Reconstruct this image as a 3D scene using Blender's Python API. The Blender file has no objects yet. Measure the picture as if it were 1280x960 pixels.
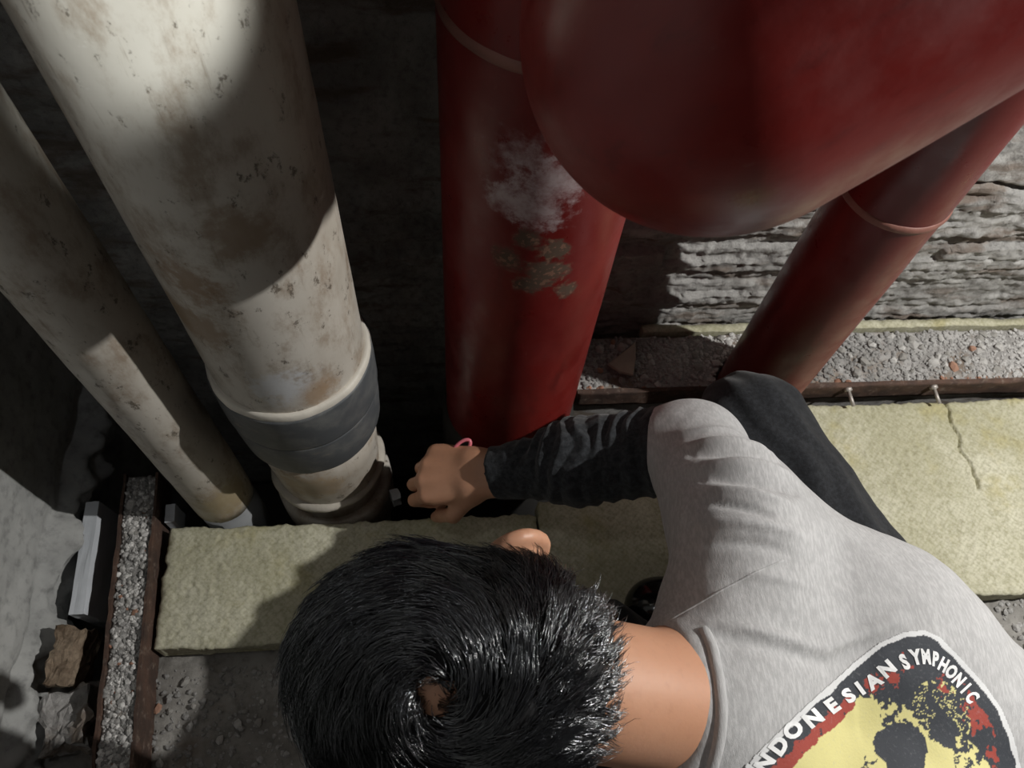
import bpy, bmesh, math, random
import numpy as np
from mathutils import Vector, Matrix
from mathutils.bvhtree import BVHTree
random.seed(5)
S = bpy.context.scene
COL = S.collection

# ------------------------------------------------------------------ camera, world, lamp, exposure
cam_d = bpy.data.cameras.new('camera'); cam = bpy.data.objects.new('camera', cam_d); COL.objects.link(cam)
cam_d.sensor_width = 36.0; cam_d.lens = 27.0; cam_d.clip_start = 0.01; cam_d.dof.use_dof = True; cam_d.dof.focus_distance = .78; cam_d.dof.aperture_fstop = 13.0
CR = Matrix(((0.99608, 0.02551, -0.08469), (-0.06324, 0.87481, -0.48031), (0.06184, 0.48379, 0.87300)))
cam.matrix_world = Matrix.Translation((0, 0, 1.18)) @ CR.to_4x4()
S.camera = cam
W = bpy.data.worlds.new('world'); S.world = W; W.use_nodes = True
W.node_tree.nodes['Background'].inputs[0].default_value = (1.0, 0.93, 0.84, 1)
W.node_tree.nodes['Background'].inputs[1].default_value = 0.016
ld = bpy.data.lights.new('work_lamp_light', 'POINT'); lo = bpy.data.objects.new('work_lamp_light', ld); COL.objects.link(lo)
lo.location = (1.35, 0.23, 1.38); ld.energy = 92.0; ld.shadow_soft_size = 0.012; ld.color = (1.0, 0.975, 0.93)
sd = bpy.data.lights.new('added_spot_light', 'SPOT'); so_ = bpy.data.objects.new('added_spot_light', sd); COL.objects.link(so_)  # added spot without a known source, brightens the top of the wide white pipe
so_.location = (.25, -.02, 1.62); sd.energy = 80.0; sd.spot_size = math.radians(8); sd.spot_blend = .45; sd.shadow_soft_size = .015; sd.color = (.97, 1.0, .96)
so_.rotation_euler = (Vector((-.150, .40, .935)) - Vector(so_.location)).to_track_quat('-Z', 'Y').to_euler()
cd_ = bpy.data.lights.new('ceiling_lamp_light', 'POINT'); co_ = bpy.data.objects.new('ceiling_lamp_light', cd_); COL.objects.link(co_)
co_.location = (-.48, .15, 2.45); cd_.energy = 4.6; cd_.shadow_soft_size = .06; cd_.color = (.97, .98, 1.0)
V = S.view_settings
V.view_transform = 'Standard'; V.look = 'None'; V.gamma = 1.0; V.use_curve_mapping = False; V.exposure = 0.0

# ------------------------------------------------------------------ numpy helpers
def _h(ix, iy, iz, seed):
    n = (ix.astype(np.int64) * 374761393 + iy.astype(np.int64) * 668265263 + iz.astype(np.int64) * 2147483647 + seed * 974711) & 0xffffffff
    n = ((n ^ (n >> 13)) * 1274126177) & 0xffffffff
    n = ((n ^ (n >> 16)) * 2246822519) & 0xffffffff
    return ((n ^ (n >> 15)) & 0xffffff) / float(0xffffff)
def vn(x, y, z=0.0, seed=0):
    x, y, z = np.broadcast_arrays(np.asarray(x, float), np.asarray(y, float), np.asarray(z, float))
    i, j, k = np.floor(x), np.floor(y), np.floor(z)
    u, v, w = x - i, y - j, z - k
    u = u * u * (3 - 2 * u); v = v * v * (3 - 2 * v); w = w * w * (3 - 2 * w)
    r = 0
    for a in (0, 1):
        for b in (0, 1):
            for c in (0, 1):
                r = r + _h(i + a, j + b, k + c, seed) * (u if a else 1 - u) * (v if b else 1 - v) * (w if c else 1 - w)
    return r * 2 - 1
def fbm(x, y, z=0.0, o=4, seed=0):
    r = 0; a = 1.0; f = 1.0
    for q in range(o):
        r = r + a * vn(np.asarray(x) * f, np.asarray(y) * f, np.asarray(z) * f, seed + q); a *= 0.5; f *= 2.03
    return r
def sstep(a, b, x):
    t = np.clip((x - a) / (b - a), 0, 1); return t * t * (3 - 2 * t)

# ------------------------------------------------------------------ object helpers
def link(name, me, mat=None, parent=None):
    o = bpy.data.objects.new(name, me); COL.objects.link(o)
    if me is not None and mat is not None: me.materials.append(mat)
    if parent is not None:
        o.parent = parent
        o.matrix_parent_inverse = Matrix.Translation(-parent.location) if parent.type == 'EMPTY' or True else Matrix()
    return o
def tag(o, label, cat, group=None):
    o['label'] = label; o['category'] = cat
    if group: o['group'] = group
    return o
def struct(o, label=None):
    o['kind'] = 'structure'
    if label: o['label'] = label
    return o
def empty(name, loc, label, cat):
    o = bpy.data.objects.new(name, None); COL.objects.link(o); o.location = loc; o.empty_display_size = 0.05
    return tag(o, label, cat)
def mesh(name, v, f, smooth=True):
    me = bpy.data.meshes.new(name)
    v = np.asarray(v, float)
    me.from_pydata(v.tolist(), [], f if isinstance(f, list) else f.tolist())
    me.validate()
    if smooth: me.polygons.foreach_set('use_smooth', [True] * len(me.polygons))
    me.update(); return me
def vcol(me, cols):
    a = me.color_attributes.new('tint', 'FLOAT_COLOR', 'POINT')
    c = np.ones((len(me.vertices), 4)); c[:, :3] = cols
    a.data.foreach_set('color', c.ravel())
def grid_faces(nu, nv, flip=False):
    i = np.arange(nu * nv).reshape(nu, nv)
    q = np.stack([i[:-1, :-1], i[1:, :-1], i[1:, 1:], i[:-1, 1:]], -1).reshape(-1, 4)
    return q[:, ::-1] if flip else q
def slab_mesh(name, P, N, thick, wall=False):
    """closed solid: displaced grid P (nu,nv,3) with a flat back offset by -N*thick"""
    nu, nv, _ = P.shape
    B = P.copy()
    N = np.asarray(N, float)
    base = (P @ N).min() - thick
    B = P - ((P @ N) - base)[..., None] * N
    v = np.concatenate([P.reshape(-1, 3), B[0], B[-1], B[:, 0], B[:, -1]])
    f = grid_faces(nu, nv).tolist()
    n0 = nu * nv; idx = np.arange(n0).reshape(nu, nv)
    b0 = n0; b1 = b0 + nv; b2 = b1 + nv; b3 = b2 + nu
    for j in range(nv - 1):
        f.append([int(idx[0, j]), int(idx[0, j + 1]), b0 + j + 1, b0 + j]); f.append([int(idx[-1, j + 1]), int(idx[-1, j]), b1 + j, b1 + j + 1])
    for i in range(nu - 1):
        f.append([int(idx[i + 1, 0]), int(idx[i, 0]), b2 + i, b2 + i + 1]); f.append([int(idx[i, -1]), int(idx[i + 1, -1]), b3 + i + 1, b3 + i])
    f.append([b0, b0 + nv - 1, b1 + nv - 1, b1])
    me = mesh(name, v, f); 
    sm = np.ones(len(me.polygons), bool); sm[(nu - 1) * (nv - 1):] = False
    me.polygons.foreach_set('use_smooth', sm.tolist())
    return me
def plate(x0, x1, y0, y1, step, fn, name, thick):
    xs = np.linspace(x0, x1, max(2, int((x1 - x0) / step))); ys = np.linspace(y0, y1, max(2, int((y1 - y0) / step)))
    X, Y = np.meshgrid(xs, ys, indexing='ij')
    P = np.stack([X, Y, fn(X, Y)], -1)
    return slab_mesh(name, P, (0, 0, 1), thick)
def lathe(name, prof, n=72, wob=0.0, seed=0, caps=True):
    prof = np.asarray(prof, float); a = np.linspace(0, 2 * np.pi, n, endpoint=False)
    R = prof[:, 0][:, None] * np.ones(n); Z = prof[:, 1][:, None] * np.ones(n)
    if wob: R = R + wob * fbm(np.cos(a)[None] * 2.5 + 7, np.sin(a)[None] * 2.5, Z * 14, 3, seed)
    v = np.stack([R * np.cos(a), R * np.sin(a), Z], -1).reshape(-1, 3)
    m = len(prof); f = []
    for i in range(m - 1):
        for j in range(n):
            k = (j + 1) % n; f.append([i * n + j, i * n + k, (i + 1) * n + k, (i + 1) * n + j])
    if caps:
        f.append([j for j in range(n)][::-1]); f.append([(m - 1) * n + j for j in range(n)])
    return mesh(name, v, f)
def sweep(name, pts, rad, n=10, closed=False, caps=True):
    pts = [Vector(p) for p in pts]; m = len(pts); v = []; f = []
    rad = rad if hasattr(rad, '__len__') else [rad] * m
    prev = None
    for i, p in enumerate(pts):
        t = (pts[(i + 1) % m] - pts[i - 1]) if closed else (pts[min(i + 1, m - 1)] - pts[max(i - 1, 0)])
        t.normalize()
        if prev is None: u = t.orthogonal().normalized()
        else: u = (prev - t * prev.dot(t)).normalized()
        prev = u; w = t.cross(u)
        for k in range(n):
            a = 2 * math.pi * k / n; v.append(p + (u * math.cos(a) + w * math.sin(a)) * rad[i])
    for i in range(m if closed else m - 1):
        for k in range(n):
            l = (k + 1) % n; j = (i + 1) % m
            f.append([i * n + k, i * n + l, j * n + l, j * n + k])
    if caps and not closed: f.append(list(range(n))[::-1]); f.append([(m - 1) * n + k for k in range(n)])
    return mesh(name, [tuple(q) for q in v], f)
def box_bm(bm, c, s, rz=0.0, bev=0.0, rx=0.0, ry=0.0):
    g = bmesh.ops.create_cube(bm, size=1.0)
    M = Matrix.Translation(c) @ Matrix.Rotation(rz, 4, 'Z') @ Matrix.Rotation(ry, 4, 'Y') @ Matrix.Rotation(rx, 4, 'X') @ Matrix.Diagonal((*s, 1))
    bmesh.ops.transform(bm, matrix=M, verts=g['verts'])
    if bev:
        e = list({e for v in g['verts'] for e in v.link_edges})
        bmesh.ops.bevel(bm, geom=e, offset=bev, segments=2, affect='EDGES')
def bm_obj(name, bm, mat, parent=None, smooth=False):
    me = bpy.data.meshes.new(name); bm.to_mesh(me); bm.free()
    if smooth: me.polygons.foreach_set('use_smooth', [True] * len(me.polygons))
    return link(name, me, mat, parent)

# ------------------------------------------------------------------ materials
class NT:
    def __init__(s, name):
        s.m = bpy.data.materials.new(name); s.m.use_nodes = True; s.t = s.m.node_tree; s.n = s.t.nodes; s.l = s.t.links
        s.b = s.n['Principled BSDF']; s.co = s.n.new('ShaderNodeTexCoord').outputs['Object']
    def set(s, sock, val):
        if isinstance(val, bpy.types.NodeSocket): s.l.new(val, sock)
        elif isinstance(val, (tuple, list)) and len(val) == 3 and sock.type == 'RGBA': sock.default_value = (*val, 1)
        else: sock.default_value = val
    def p(s, **k):
        for a, v in k.items(): s.set(s.b.inputs[a.replace('_', ' ')], v)
    def mapc(s, scale=(1, 1, 1), loc=(0, 0, 0), rot=(0, 0, 0), co=None):
        n = s.n.new('ShaderNodeMapping'); s.l.new(co or s.co, n.inputs[0])
        n.inputs['Location'].default_value = loc; n.inputs['Rotation'].default_value = rot; n.inputs['Scale'].default_value = scale
        return n.outputs[0]
    def noise(s, sc, det=6, rough=.55, co=None, dist=0.0):
        n = s.n.new('ShaderNodeTexNoise'); s.l.new(co or s.co, n.inputs['Vector'])
        n.inputs['Scale'].default_value = sc; n.inputs['Detail'].default_value = det; n.inputs['Roughness'].default_value = rough; n.inputs['Distortion'].default_value = dist
        return n.outputs[0]
    def vor(s, sc, co=None, feat='F1', out='Distance', rnd=1.0):
        n = s.n.new('ShaderNodeTexVoronoi'); s.l.new(co or s.co, n.inputs['Vector']); n.feature = feat
        n.inputs['Scale'].default_value = sc; n.inputs['Randomness'].default_value = rnd
        return n.outputs[out]
    def ramp(s, fac, a, b, lo=0.0, hi=1.0):
        n = s.n.new('ShaderNodeMapRange'); n.interpolation_type = 'SMOOTHSTEP'; s.set(n.inputs[0], fac)
        n.inputs[1].default_value = a; n.inputs[2].default_value = b; n.inputs[3].default_value = lo; n.inputs[4].default_value = hi
        return n.outputs[0]
    def mix(s, f, a, b, mode='MIX'):
        n = s.n.new('ShaderNodeMix'); n.data_type = 'RGBA'; n.blend_type = mode
        s.set(n.inputs[0], f); s.set(n.inputs[6], a); s.set(n.inputs[7], b); return n.outputs[2]
    def math(s, op, a, b=0.0):
        n = s.n.new('ShaderNodeMath'); n.operation = op; s.set(n.inputs[0], a); s.set(n.inputs[1], b); return n.outputs[0]
    def bump(s, h, st=.3, d=.002):
        n = s.n.new('ShaderNodeBump'); s.l.new(h, n.inputs['Height']); n.inputs['Strength'].default_value = st; n.inputs['Distance'].default_value = d
        if s.b.inputs['Normal'].is_linked: s.l.new(s.b.inputs['Normal'].links[0].from_socket, n.inputs['Normal'])
        s.l.new(n.outputs[0], s.b.inputs['Normal'])
    def attr(s, name='tint'):
        n = s.n.new('ShaderNodeAttribute'); n.attribute_name = name; return n.outputs['Color']
    def spot(s, c, r0, r1, scale=(1, 1, 1)):
        """1 inside radius r0 of object-space point c, 0 beyond r1 (a stain with a place of its own)"""
        n = s.n.new('ShaderNodeVectorMath'); n.operation = 'MULTIPLY'; s.l.new(s.co, n.inputs[0]); n.inputs[1].default_value = scale
        d = s.n.new('ShaderNodeVectorMath'); d.operation = 'DISTANCE'; s.l.new(n.outputs[0], d.inputs[0]); d.inputs[1].default_value = [c[i] * scale[i] for i in range(3)]
        nz = s.math('ADD', s.math('MULTIPLY', s.math('SUBTRACT', s.noise(22, 5), .5), r1 * 1.0), s.math('MULTIPLY', s.math('SUBTRACT', s.noise(95, 5, .7), .5), r1 * 1.7))
        return s.ramp(s.math('ADD', d.outputs['Value'], nz), r1, r0, 0, 1)

def concrete(name, c1, c2, brown=None, bump=.6, sc=9):
    t = NT(name)
    c = t.mix(t.ramp(t.noise(sc, 8, .65), .35, .65), c1, c2)
    c = t.mix(t.ramp(t.noise(sc * 9, 4, .6), .45, .75, 0, .55), c, tuple(x * .45 for x in c1))
    if brown: c = t.mix(t.ramp(t.noise(sc * .7, 6, .6, t.mapc((1, 1, 3.5), (3, 1, 2))), .5, .66, 0, .75), c, brown)
    t.p(Base_Color=c, Roughness=.93); t.b.inputs['Specular IOR Level'].default_value = .2
    t.bump(t.noise(sc * 30, 6, .7), bump, .002); return t.m
M = {}
M['slab'] = concrete('slab_concrete', (.20, .19, .175), (.34, .33, .31), (.16, .12, .09))
M['wall'] = concrete('wall_concrete', (.30, .295, .285), (.48, .475, .46), (.17, .125, .095), .9, 11)
M['plaster'] = concrete('wall_plaster', (.32, .325, .32), (.45, .455, .445), None, .35, 6)
M['ledge'] = concrete('ledge_mortar', (.30, .29, .28), (.48, .47, .46), (.2, .15, .11), .8, 20)
def m_grit():
    t = NT('loose_grit'); t.p(Base_Color=t.mix(t.ramp(t.noise(300, 3), .4, .7, 0, .4), t.attr(), (.12, .11, .10)), Roughness=.9)
    t.bump(t.noise(500, 4), .4, .001); return t.m
M['grit'] = m_grit()
def m_wool():
    t = NT('mineral_wool')
    c = t.mix(t.ramp(t.noise(7, 6, .6), .35, .68), (.47, .455, .33), (.62, .605, .48))
    c = t.mix(t.ramp(t.noise(13, 5, .6, t.mapc((1, 1, 1), (4, 2, 0))), .52, .72, 0, .6), c, (.44, .39, .17))
    c = t.mix(t.ramp(t.noise(150, 4, .7), .40, .72, 0, .5), c, (.20, .19, .10))
    wv = t.vor(165, t.mapc((1, 1, .4), rot=(0, 0, .75)), rnd=.35)
    c = t.mix(t.ramp(wv, .40, .80, 0, .38), c, (.30, .29, .17))
    t.p(Base_Color=c, Roughness=.95); t.b.inputs['Specular IOR Level'].default_value = .1
    t.bump(wv, -.5, .002); t.bump(t.noise(420, 4, .7), .5, .0015); return t.m
M['wool'] = m_wool()
def m_rust():
    t = NT('rusty_steel')
    c = t.mix(t.ramp(t.noise(28, 7, .65), .35, .7), (.06, .038, .030), (.12, .068, .048))
    c = t.mix(t.ramp(t.noise(70, 6, .7, t.mapc((1, 1, 1), (2, 5, 1))), .52, .75, 0, .8), c, (.27, .21, .17))
    t.p(Base_Color=c, Roughness=.85, Metallic=.15); t.bump(t.noise(140, 6, .7), .6, .002); return t.m
M['rust'] = m_rust()
def m_pvc(name, stain_pts=()):
    t = NT(name)
    c = t.mix(t.ramp(t.noise(5, 7, .6, t.mapc((1, 1, .35))), .35, .68), (.55, .52, .47), (.37, .33, .275))
    c = t.mix(t.ramp(t.noise(24, 8, .7, t.mapc((1, 1, .5), (2, 3, 1))), .45, .66, 0, .75), c, (.25, .185, .13))
    c = t.mix(t.ramp(t.noise(60, 6, .75, t.mapc((1, 1, .6), (7, 3, 1))), .58, .66, 0, .85), c, (.10, .08, .06))
    c = t.mix(t.ramp(t.noise(38, 5, .7, t.mapc((.5, .5, 1.2), (1, 9, 4))), .66, .74, 0, .7), c, (.68, .67, .64))
    c = t.mix(t.ramp(t.noise(1, 5, .65, t.mapc((150, 150, 14), (3, 8, 2))), .60, .72, 0, .5), c, (.20, .155, .115))
    for q, r0, r1, col in stain_pts: c = t.mix(t.math('MULTIPLY', t.spot(q, r0, r1), .85), c, col)
    t.p(Base_Color=c, Roughness=t.ramp(t.noise(30, 5), .3, .7, .36, .65)); t.bump(t.noise(90, 6, .6), .18, .001); return t.m
M['rubber'] = None
def m_rubber():
    t = NT('grey_rubber')
    c = t.mix(t.ramp(t.noise(30, 6, .65), .4, .7), (.075, .082, .09), (.13, .135, .135))
    c = t.mix(t.ramp(t.noise(16, 7, .7, t.mapc((.6, .6, 2.5), (5, 2, 1))), .60, .70, 0, .7), c, (.30, .25, .20))
    t.p(Base_Color=c, Roughness=.55); t.bump(t.noise(120, 5), .2, .001); return t.m
M['rubber'] = m_rubber()
def m_red(name, chips=(), smears=(), dark=1.0):
    t = NT(name)
    c = t.mix(t.ramp(t.noise(6, 7, .6, t.mapc((1, 1, .35))), .35, .7), (.135 * dark, .010, .009), (.215 * dark, .018, .015))
    c = t.mix(t.ramp(t.noise(36, 7, .7, t.mapc((1, 1, .3), (3, 1, 5))), .55, .72, 0, .5), c, (.07 * dark, .008, .008))
    c = t.mix(t.ramp(t.noise(75, 5, .75, t.mapc((1.2, 1.2, .3), (8, 2, 5))), .64, .72, 0, .45), c, (.27, .10, .085))
    rough = t.ramp(t.noise(18, 6, .65), .3, .75, .26, .55)
    for q, r0, r1 in smears: c = t.mix(t.math('MULTIPLY', t.spot(q, r0, r1), t.ramp(t.noise(45, 6, .7), .3, .7, .2, .9)), c, (.44, .36, .37))
    for q, r0, r1 in chips:
        k = t.spot(q, r0, r1); c = t.mix(k, c, (.085, .052, .034)); k2 = t.math('MULTIPLY', k, t.ramp(t.noise(150, 4), .52, .6)); c = t.mix(k2, c, (.20, .10, .065))
        rough = t.mix(k, rough, (.9, .9, .9)); t.bump(k, -.5, .003)
    t.p(Base_Color=c, Roughness=rough); t.bump(t.noise(55, 7, .65, t.mapc((1, 1, .5))), .22, .0015); return t.m
def m_plain(name, col, rough=.8, bs=200, b=.2, metal=0.0, var=.25):
    t = NT(name); c = t.mix(t.ramp(t.noise(bs * .2, 5), .35, .7), col, tuple(min(1, x * (1 + var)) for x in col))
    t.p(Base_Color=c, Roughness=rough, Metallic=metal); t.bump(t.noise(bs, 5), b, .001); return t.m
M['weld'] = m_plain('weld_bead', (.20, .085, .065), .6, 160, .5)
M['oldseal'] = m_plain('dried_sealant', (.42, .39, .34), .85, 160, .6)
M['foam'] = m_plain('white_foam', (.55, .58, .62), .8, 120, .3, var=.15)
M['wood'] = concrete('broken_wood', (.24, .18, .13), (.38, .30, .22), (.12, .08, .05), .8, 25)
M['steel'] = m_plain('dull_steel', (.42, .39, .36), .5, 150, .4, .5)
M['stone'] = m_plain('flat_stone', (.34, .29, .24), .9, 120, .4)
M['dark'] = m_plain('shaft_shade_black', (.03, .027, .024), .95, 60, .4)  # near-black colour standing in for the shade down the hole
def m_skin():
    t = NT('skin'); c = t.mix(t.ramp(t.noise(9, 5), .35, .7), (.50, .255, .155), (.56, .30, .19))
    c = t.mix(t.ramp(t.noise(120, 4), .5, .8, 0, .3), c, (.38, .19, .12))
    t.p(Base_Color=c, Roughness=.48); t.b.inputs['Subsurface Weight'].default_value = .12
    t.b.inputs['Subsurface Radius'].default_value = (.01, .004, .002); t.b.inputs['Subsurface Scale'].default_value = .5
    t.bump(t.noise(260, 5, .6), .2, .0008); return t.m
M['skin'] = m_skin()
def m_cloth(name, a, b, fib=(240, 60, 60), st=.35, rough=.9):
    t = NT(name); c = t.mix(t.ramp(t.noise(1, 5, .65, t.mapc(fib)), .38, .66), a, b)
    c = t.mix(t.ramp(t.noise(9, 5), .4, .75, 0, .35), c, tuple(x * .72 for x in a))
    t.p(Base_Color=c, Roughness=rough); t.b.inputs['Sheen Weight'].default_value = .15; t.b.inputs['Specular IOR Level'].default_value = .2
    t.bump(t.noise(1, 4, .6, t.mapc(tuple(x * 3 for x in fib))), st, .0012); return t.m
M['shirt'] = m_cloth('heather_grey_jersey', (.40, .40, .405), (.52, .52, .525), (420, 90, 200))
M['sleeve'] = m_cloth('black_knit', (.018, .020, .023), (.04, .044, .05), (160, 160, 160), .5)
M['trouser'] = m_cloth('black_trouser_cloth', (.010, .011, .013), (.021, .023, .027), (200, 200, 200), .4)
M['boot'] = m_plain('glossy_black_rubber', (.008, .008, .009), .14, 30, .05)
def m_hair():
    t = NT('black_hair'); t.p(Base_Color=(.006, .006, .008), Roughness=.24); t.b.inputs['Specular IOR Level'].default_value = 1.0
    t.b.inputs['Specular Tint'].default_value = (.86, .93, 1, 1); t.b.inputs['Coat Weight'].default_value = .8; t.b.inputs['Coat Roughness'].default_value = .22; t.b.inputs['Coat IOR'].default_value = 1.9; return t.m
M['hair'] = m_hair()
def m_tint(name, rough):
    t = NT(name); c = t.mix(t.ramp(t.noise(500, 4), .45, .75, 0, .3), t.attr(), (.3, .3, .3), 'MULTIPLY')
    t.p(Base_Color=t.mix(t.ramp(t.noise(300, 4), .55, .75, 0, .15), t.attr(), (.35, .35, .36)), Roughness=rough); t.bump(t.noise(420, 4), .3, .001); return t.m
M['print'] = m_tint('shirt_print_ink', .8)
M['letters'] = m_plain('white_print_ink', (.74, .75, .76), .75, 400, .2)
M['pink'] = m_plain('pink_plastic', (.62, .16, .20), .3, 100, .1)
M['eye'] = m_plain('eye_white', (.7, .68, .65), .2, 50, 0)

# ------------------------------------------------------------------ rocks
_ico = None
def rock_shapes(k=7):
    out = []
    for s in range(k):
        bm = bmesh.new(); bmesh.ops.create_icosphere(bm, subdivisions=1, radius=1.0)
        bmesh.ops.scale(bm, vec=(1, random.uniform(.6, 1), random.uniform(.4, .75)), verts=bm.verts)
        v = np.array([list(q.co) for q in bm.verts]); v *= (1 + np.random.RandomState(s).uniform(-.32, .28, (len(v), 1)))
        f = np.array([[q.index for q in p.verts] for p in bm.faces]); bm.free(); out.append((v, f))
    return out
ROCKS = rock_shapes()
def rock_col(n, rs, warm=.08):
    g = (.22 + .58 * rs.rand(n) ** 1.2)[:, None] * np.array([1, .985, .96])
    w = rs.rand(n) < warm
    g[w] = rs.uniform(.8, 1.2, (w.sum(), 1)) * np.array([.34, .17, .11]); return g
def rubble(name, pts, sizes, parent, seed=0, warm=.05, mat='grit'):
    rs = np.random.RandomState(seed); vs = []; fs = []; cs = []; off = 0
    cols = rock_col(len(pts), rs, warm)
    for p, s, c in zip(pts, sizes, cols):
        v, f = ROCKS[rs.randint(len(ROCKS))]
        a, b = rs.uniform(0, 6.28), rs.uniform(-.5, .5)
        R = np.array(Matrix.Rotation(a, 3, 'Z') @ Matrix.Rotation(b, 3, 'X'))
        vs.append((v * s) @ R.T + p); fs.append(f + off); cs.append(np.repeat(c[None], len(v), 0)); off += len(v)
    me = mesh(name, np.concatenate(vs), np.concatenate(fs), False); vcol(me, np.concatenate(cs))
    o = link(name, me, M[mat], parent); o['kind'] = 'stuff'; return o
def chip_meshes():
    out = []
    for i, (v, f) in enumerate(ROCKS):
        for c in ((.52, .51, .49), (.34, .33, .31), (.40, .22, .15) if i % 5 == 0 else (.58, .57, .55)):
            me = mesh('stone_chip', v, f, False); vcol(me, np.repeat(np.array(c)[None], len(v), 0)); me.materials.append(M['grit']); out.append(me)
    return out
CHIPS = chip_meshes()
def chips(n, fn, smin, smax, parent, seed):
    rs = np.random.RandomState(seed)
    for i in range(n):
        p = fn(rs); o = bpy.data.objects.new('stone_chip', CHIPS[rs.randint(len(CHIPS))]); COL.objects.link(o)
        s = rs.uniform(smin, smax); o.parent = parent
        o.location = Vector(p) - parent.location; o.rotation_euler = (rs.uniform(-.4, .4), rs.uniform(-.4, .4), rs.uniform(0, 6.28)); o.scale = (s, s, s)

# ------------------------------------------------------------------ setting
def slab_fn(X, Y): return .006 * fbm(X * 7, Y * 7, 0, 4, 3) + .0035 * fbm(X * 45, Y * 45, 0, 3, 9) - .004
FL = struct(link('floor', plate(-.478, 1.35, -.35, .392, .006, slab_fn, 'floor', .14), M['slab']))
for args in ((-.60, -.478, -.35, .19), (.50, 1.35, .392, .585), (-.60, 1.35, -1.3, -.35)):
    struct(link('floor', plate(*args, .008 if args[2] > -1 else .03, slab_fn, 'floor', .14), M['slab']))
struct(link('floor', plate(-1.0, 1.5, -.4, .95, .05, lambda X, Y: -.62 + .01 * fbm(X * 5, Y * 5), 'floor', .05), M['dark']))  # lower level, its shade painted in as near black
rs = np.random.RandomState(3)
def scatter(n, x0, x1, y0, y1, z, s0, s1, name, parent, seed, warm=.05, mask=None):
    r = np.random.RandomState(seed); x = r.uniform(x0, x1, n); y = r.uniform(y0, y1, n)
    if mask is not None: k = mask(x, y); x, y = x[k], y[k]
    s = s0 + (s1 - s0) * r.rand(len(x)) ** 3
    zz = z(x, y) if callable(z) else np.full(len(x), z)
    return rubble(name, np.stack([x, y, zz + s * .25], -1), s, parent, seed, warm)
scatter(4200, .55, 1.3, -.2, .27, slab_fn, .0015, .008, 'floor_gravel', FL, 21, .03)
scatter(2600, -.45, .1, -.12, .20, slab_fn, .0014, .006, 'floor_gravel', FL, 22, .03)
chips(90, lambda r: (lambda x, y: (x, y, float(slab_fn(x, y)) + .003))(r.uniform(.68, 1.2), r.uniform(-.15, .225)), .005, .012, FL, 5)
chips(40, lambda r: (lambda x, y: (x, y, float(slab_fn(x, y)) + .003))(r.uniform(-.44, 0), r.uniform(0, .19)), .004, .008, FL, 6)

# back wall: smooth plaster above, broken layered concrete low down
def back_wall():
    xs = np.linspace(-.72, 1.45, 640); zs = np.concatenate([np.linspace(-.62, -.02, 25)[:-1], np.linspace(-.02, .62, 200), np.linspace(.62, 2.1, 90)[1:]])
    X, Z = np.meshgrid(xs, zs, indexing='ij')
    d = .006 * fbm(X * 5, Z * 5, 0, 4, 1) + .0025 * fbm(X * 40, Z * 40, 0, 3, 2)
    wz = Z + .0045 * fbm(X * 3, Z * 6, 1, 3, 4) + .010 * vn(X * 1.3, Z * 0, 0, 14) + .002 * fbm(X * 60, Z * 60, 0, 2, 15)
    q = wz / .029; lay = np.floor(q); fr = q - lay
    lay2 = lay + .5 * (vn(X * 2.2, lay * 3.7, 0, 16) > .1)
    hsh = _h(lay2 * 2, lay * 0, lay * 0, 17)
    blk = vn(X * 11, lay * 5.1, 0, 5)
    pro = .015 * hsh + .003 * np.round(blk * 2) / 2 + .0036 * fbm(X * 22, Z * 90, lay * .3, 4, 18) + .0017 * fbm(X * 120, Z * 120, 0, 2, 6) - .007 * np.exp(-(fr / .07) ** 2) * (hsh > .45)
    top = .375 + .02 * fbm(X * 3.2, 0 * X, 0, 3, 11)
    w = sstep(top + .012, top - .012, Z) * sstep(-.1, .1, X + .25)
    d = d * (1 - .5 * w) + w * (pro - .004)
    d -= .022 * np.exp(-((Z - top - .004 * fbm(X * 20, X * 0, 0, 3, 12)) / (.0055 + .003 * vn(X * 9, 0 * X, 0, 13))) ** 2) * sstep(.2, .5, X)
    P = np.stack([X, .735 - d, Z], -1)
    return slab_mesh('wall_back', P, (0, -1, 0), .12)
struct(link('wall_back', back_wall(), M['wall']))
xs, zs = np.linspace(1.45, 2.8, 60), np.linspace(-.62, 2.1, 90); XX, ZZ = np.meshgrid(xs, zs, indexing='ij')
struct(link('wall_back', slab_mesh('wall_back', np.stack([XX, .735 - .008 * fbm(XX * 8, ZZ * 8, 0, 4, 1), ZZ], -1), (0, -1, 0), .12), M['wall']))
struct(link('floor', plate(1.35, 2.8, -1.3, .735, .03, slab_fn, 'floor', .14), M['slab']))
def left_wall():
    ys = np.linspace(-1.3, .74, 330); zs = np.concatenate([np.linspace(-.62, 0, 20)[:-1], np.linspace(0, .7, 150), np.linspace(.7, 2.1, 40)[1:]])
    Y, Z = np.meshgrid(ys, zs, indexing='ij')
    d = .004 * fbm(Y * 5, Z * 5, 0, 4, 31) + .0012 * fbm(Y * 50, Z * 50, 0, 3, 32)
    edge = .065 + .02 * fbm(Y * 8, Y * 0, 0, 4, 33)
    w = sstep(edge + .012, edge - .008, Z)
    d = d + w * (.022 + .018 * fbm(Y * 24, Z * 24, 0, 4, 34))
    d -= .018 * np.exp(-((Z - edge - .018) / .006) ** 2) * (.5 + .5 * vn(Y * 12, Z * 3, 0, 35))
    d -= sstep(.0, -.03, Z) * .03
    P = np.stack([-.575 + d, Y, Z], -1)[::-1]
    return slab_mesh('wall_left', P, (1, 0, 0), .12)
struct(link('wall_left', left_wall(), M['plaster']))

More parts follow.
